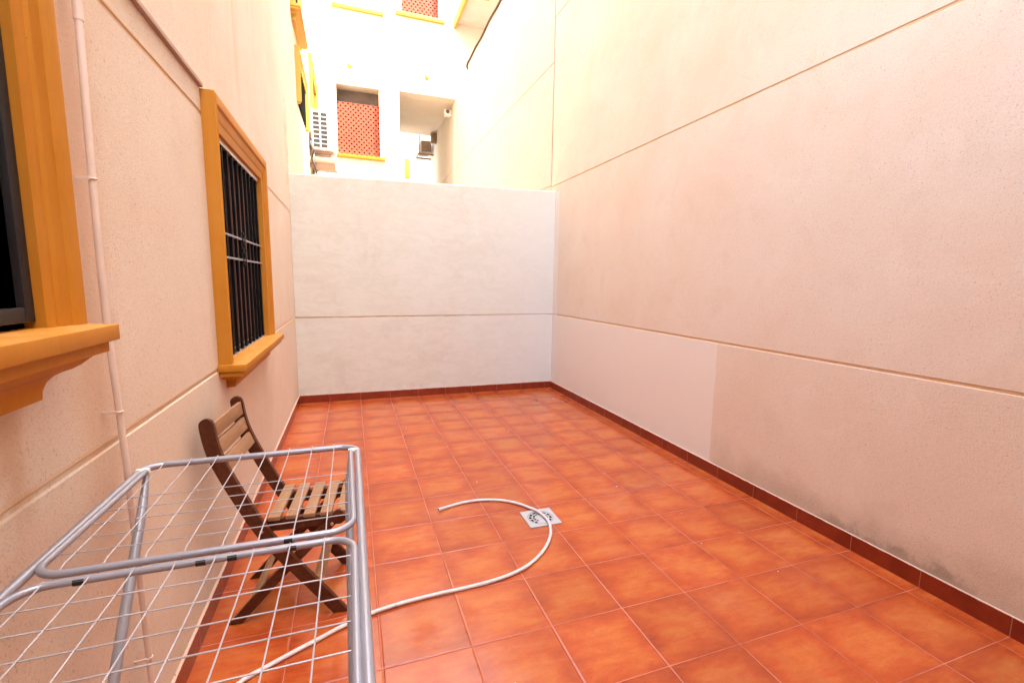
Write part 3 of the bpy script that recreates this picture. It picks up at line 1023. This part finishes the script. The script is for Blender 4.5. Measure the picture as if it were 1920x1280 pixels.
# seat aprons
for s0 in (0.052, 0.312):
    bm = bmesh.new()
    out = [(-0.258, 0.424), (0.060, 0.424), (0.060, 0.402), (0.025, 0.374), (-0.245, 0.374), (-0.262, 0.395)]
    A = [bm.verts.new((u, s0-0.004, z)) for u, z in out]
    Bv = [bm.verts.new((u, s0+0.018, z)) for u, z in out]
    bm.faces.new(A)
    bm.faces.new(Bv[::-1])
    for i in range(6):
        bm.faces.new((A[i], Bv[i], Bv[(i+1) % 6], A[(i+1) % 6]))
    clink("apron", bm, M_WDARK)
def slat(u0, u1, s0, s1, z0, z1, tilt=0.0):
    bm = bmesh.new()
    box(bm, u0, u1, s0, s1, z0, z1, bev=0.003)
    return bm
seat_slats = [(-0.249, -0.204), (-0.183, -0.138), (-0.117, -0.073), (-0.053, -0.009), (0.011, 0.055)]
for a, b in seat_slats:
    so_ = clink("seat_slat", slat(a, b, 0.030, 0.354, 0.425, 0.442), M_WLIGHT)
    for du in (0.25, 0.75):
        for ss in (0.058, 0.326):
            bm = bmesh.new()
            u = a + (b-a)*du
            tube(bm, [(u, ss, 0.441), (u, ss, 0.4432)], 0.003, 8)
            clink("screw", bm, M_SCREW, so_)
# back slats between the uprights, set flush with their front edge
def at_long(z):
    for (u0, z0), (u1, z1) in zip(LONG, LONG[1:]):
        if z1 <= z <= z0:
            f = (z-z0)/(z1-z0)
            return u0+(u1-u0)*f, math.atan2(u1-u0, -(z1-z0))
for zc in (0.818, 0.748, 0.678):
    u, ang = at_long(zc)
    bm = bmesh.new()
    box(bm, -0.008, 0.008, 0.022, 0.362, -0.028, 0.028, bev=0.003)
    bmesh.ops.rotate(bm, verts=bm.verts, matrix=Matrix.Rotation(-ang, 3, 'Y'))
    bmesh.ops.translate(bm, verts=bm.verts, vec=Vector((u+0.012, 0, zc)))
    clink("back_slat", bm, M_WLIGHT)
# stretchers
bm = bmesh.new()
box(bm, -0.008, 0.008, 0.022, 0.362, -0.022, 0.022, bev=0.003)
bmesh.ops.rotate(bm, verts=bm.verts, matrix=Matrix.Rotation(-0.6, 3, 'Y'))
bmesh.ops.translate(bm, verts=bm.verts, vec=Vector((-0.070, 0, 0.14)))
clink("stretcher", bm, M_WLIGHT)
bm = bmesh.new()
box(bm, -0.008, 0.008, 0.048, 0.336, -0.022, 0.022, bev=0.003)
bmesh.ops.rotate(bm, verts=bm.verts, matrix=Matrix.Rotation(0.75, 3, 'Y'))
bmesh.ops.translate(bm, verts=bm.verts, vec=Vector((-0.315, 0, 0.10)))
clink("stretcher", bm, M_WLIGHT)
for (u, z) in ((-0.265, 0.400), (-0.005, 0.400)):
    for ss, q in ((-0.003, 0.003), (0.381, 0.388)):
        bm = bmesh.new()
        tube(bm, [(u, ss, z), (u, q, z)], 0.006, 10)
        clink("bolt", bm, M_ALU)

# ------------------------------------------------------------ clothes drying rack
RZ = 0.90
rack = thing("drying_rack", (0.34, -2.0, 0), "grey tubular clothes drying rack with wire grid standing in the lower left corner", "drying rack")
def RP(lst, z=RZ):
    return [(x, y, z) for x, y in lst]
bm = bmesh.new()
outer = fillet(RP([(0.074, -2.56), (0.074, -1.487), (0.601, -1.487), (0.604, -2.56)]), 0.05, 8)
tube(bm, outer, 0.0086, 14)
link("outer_frame", bm, M_TUBE, rack, 60)
pr = 0.0068
p1 = fillet(RP([(0.090, -1.535), (0.083, -2.000), (0.588, -2.000), (0.582, -1.535)], RZ+0.002), 0.045, 8)
p2 = fillet(RP([(0.086, -2.55), (0.086, -2.031), (0.589, -2.031), (0.591, -2.55)], RZ+0.002), 0.045, 8)
wx = [0.118+0.0597*k for k in range(8)]
wr = 0.00125
for nm, pth, ys, y0, y1 in (("wing", p1, [-1.697-0.058*k for k in range(5)], -1.487, -2.000), ("wing", p2, [-2.093-0.0597*k for k in range(8)], -2.031, -2.56)):
    bm = bmesh.new()
    tube(bm, pth, pr, 12)
    wing = link(nm, bm, M_TUBE, rack, 60)
    bm = bmesh.new()
    for x in wx:
        a = RZ + (0.0105 if y0 > -1.6 else 0.0085)
        tube(bm, [(x, y0+0.009, a-0.006), (x, y0+0.003, a), (x, y0-0.012, a-0.003), (x, y0-0.05, RZ+0.0042), (x, y1+0.03, RZ+0.0042), (x, y1-0.004, RZ-0.004)], wr, 6)
    for y in ys:
        tube(bm, [(0.0865, y, RZ+0.001), (0.5855, y, RZ+0.001)], wr, 6)
    link("wire_grid", bm, M_WIRE, wing, 60)
for x, y in ((0.165, -2.031), (0.335, -2.031), (0.383, -2.031), (0.480, -2.031), (0.47, -2.000), (0.36, -1.487)):
    bm = bmesh.new()
    tube(bm, [(x-0.0075, y, RZ+0.0012), (x+0.0075, y, RZ+0.0012)], 0.0073, 12)
    link("clip", bm, M_RUBBER, rack, 50)
for xa, xb in ((0.091, 0.095), (0.581, 0.575)):
    bm = bmesh.new()
    tube(bm, [(xa, -1.530, 0.905), (xa, -1.540, 0.885), (xb, -1.585, 0.83), (xb, -1.66, 0.73), (xb, -2.19, 0.010)], 0.0105, 12, radii=[.005, .007, .0105, .011, .011])
    lg = link("leg", bm, M_TUBE, rack, 60)
    bm = bmesh.new()
    tube(bm, [(xb, -2.185, 0.017), (xb, -2.197, 0.0)], 0.015, 12)
    link("foot", bm, M_RUBBER, lg, 60)
for x in (0.590, 0.083):
    bm = bmesh.new()
    tube(bm, [(x-0.014, -1.531, RZ+0.003), (x+0.014, -1.531, RZ+0.003)], 0.0065, 12)
    link("pivot", bm, M_ACW, rack, 60)

# ------------------------------------------------------------ flecks of paint and grit on the tiles
bm = bmesh.new()
spots = [(889, 907), ]
for x, y, s in ((1.39, 0.14, .006), (1.95, 1.15, .007), (2.30, -0.23, .008), (2.55, -1.35, .004), (1.05, 1.55, .005), (2.36, -1.02, .004), (2.48, -0.70, .003), (1.10, -1.55, .004), (2.87, 2.2, .008), (2.93, 2.05, .006)):
    bmesh.ops.create_icosphere(bm, subdivisions=1, radius=s, matrix=Matrix.Translation((x, y, 0.001)) @ Matrix.Diagonal((1, 0.7, 0.35, 1)))
tag(link("paint_flecks", bm, M_HOSE), "small white flecks of paint scattered on the tiles", "debris", kind='stuff')
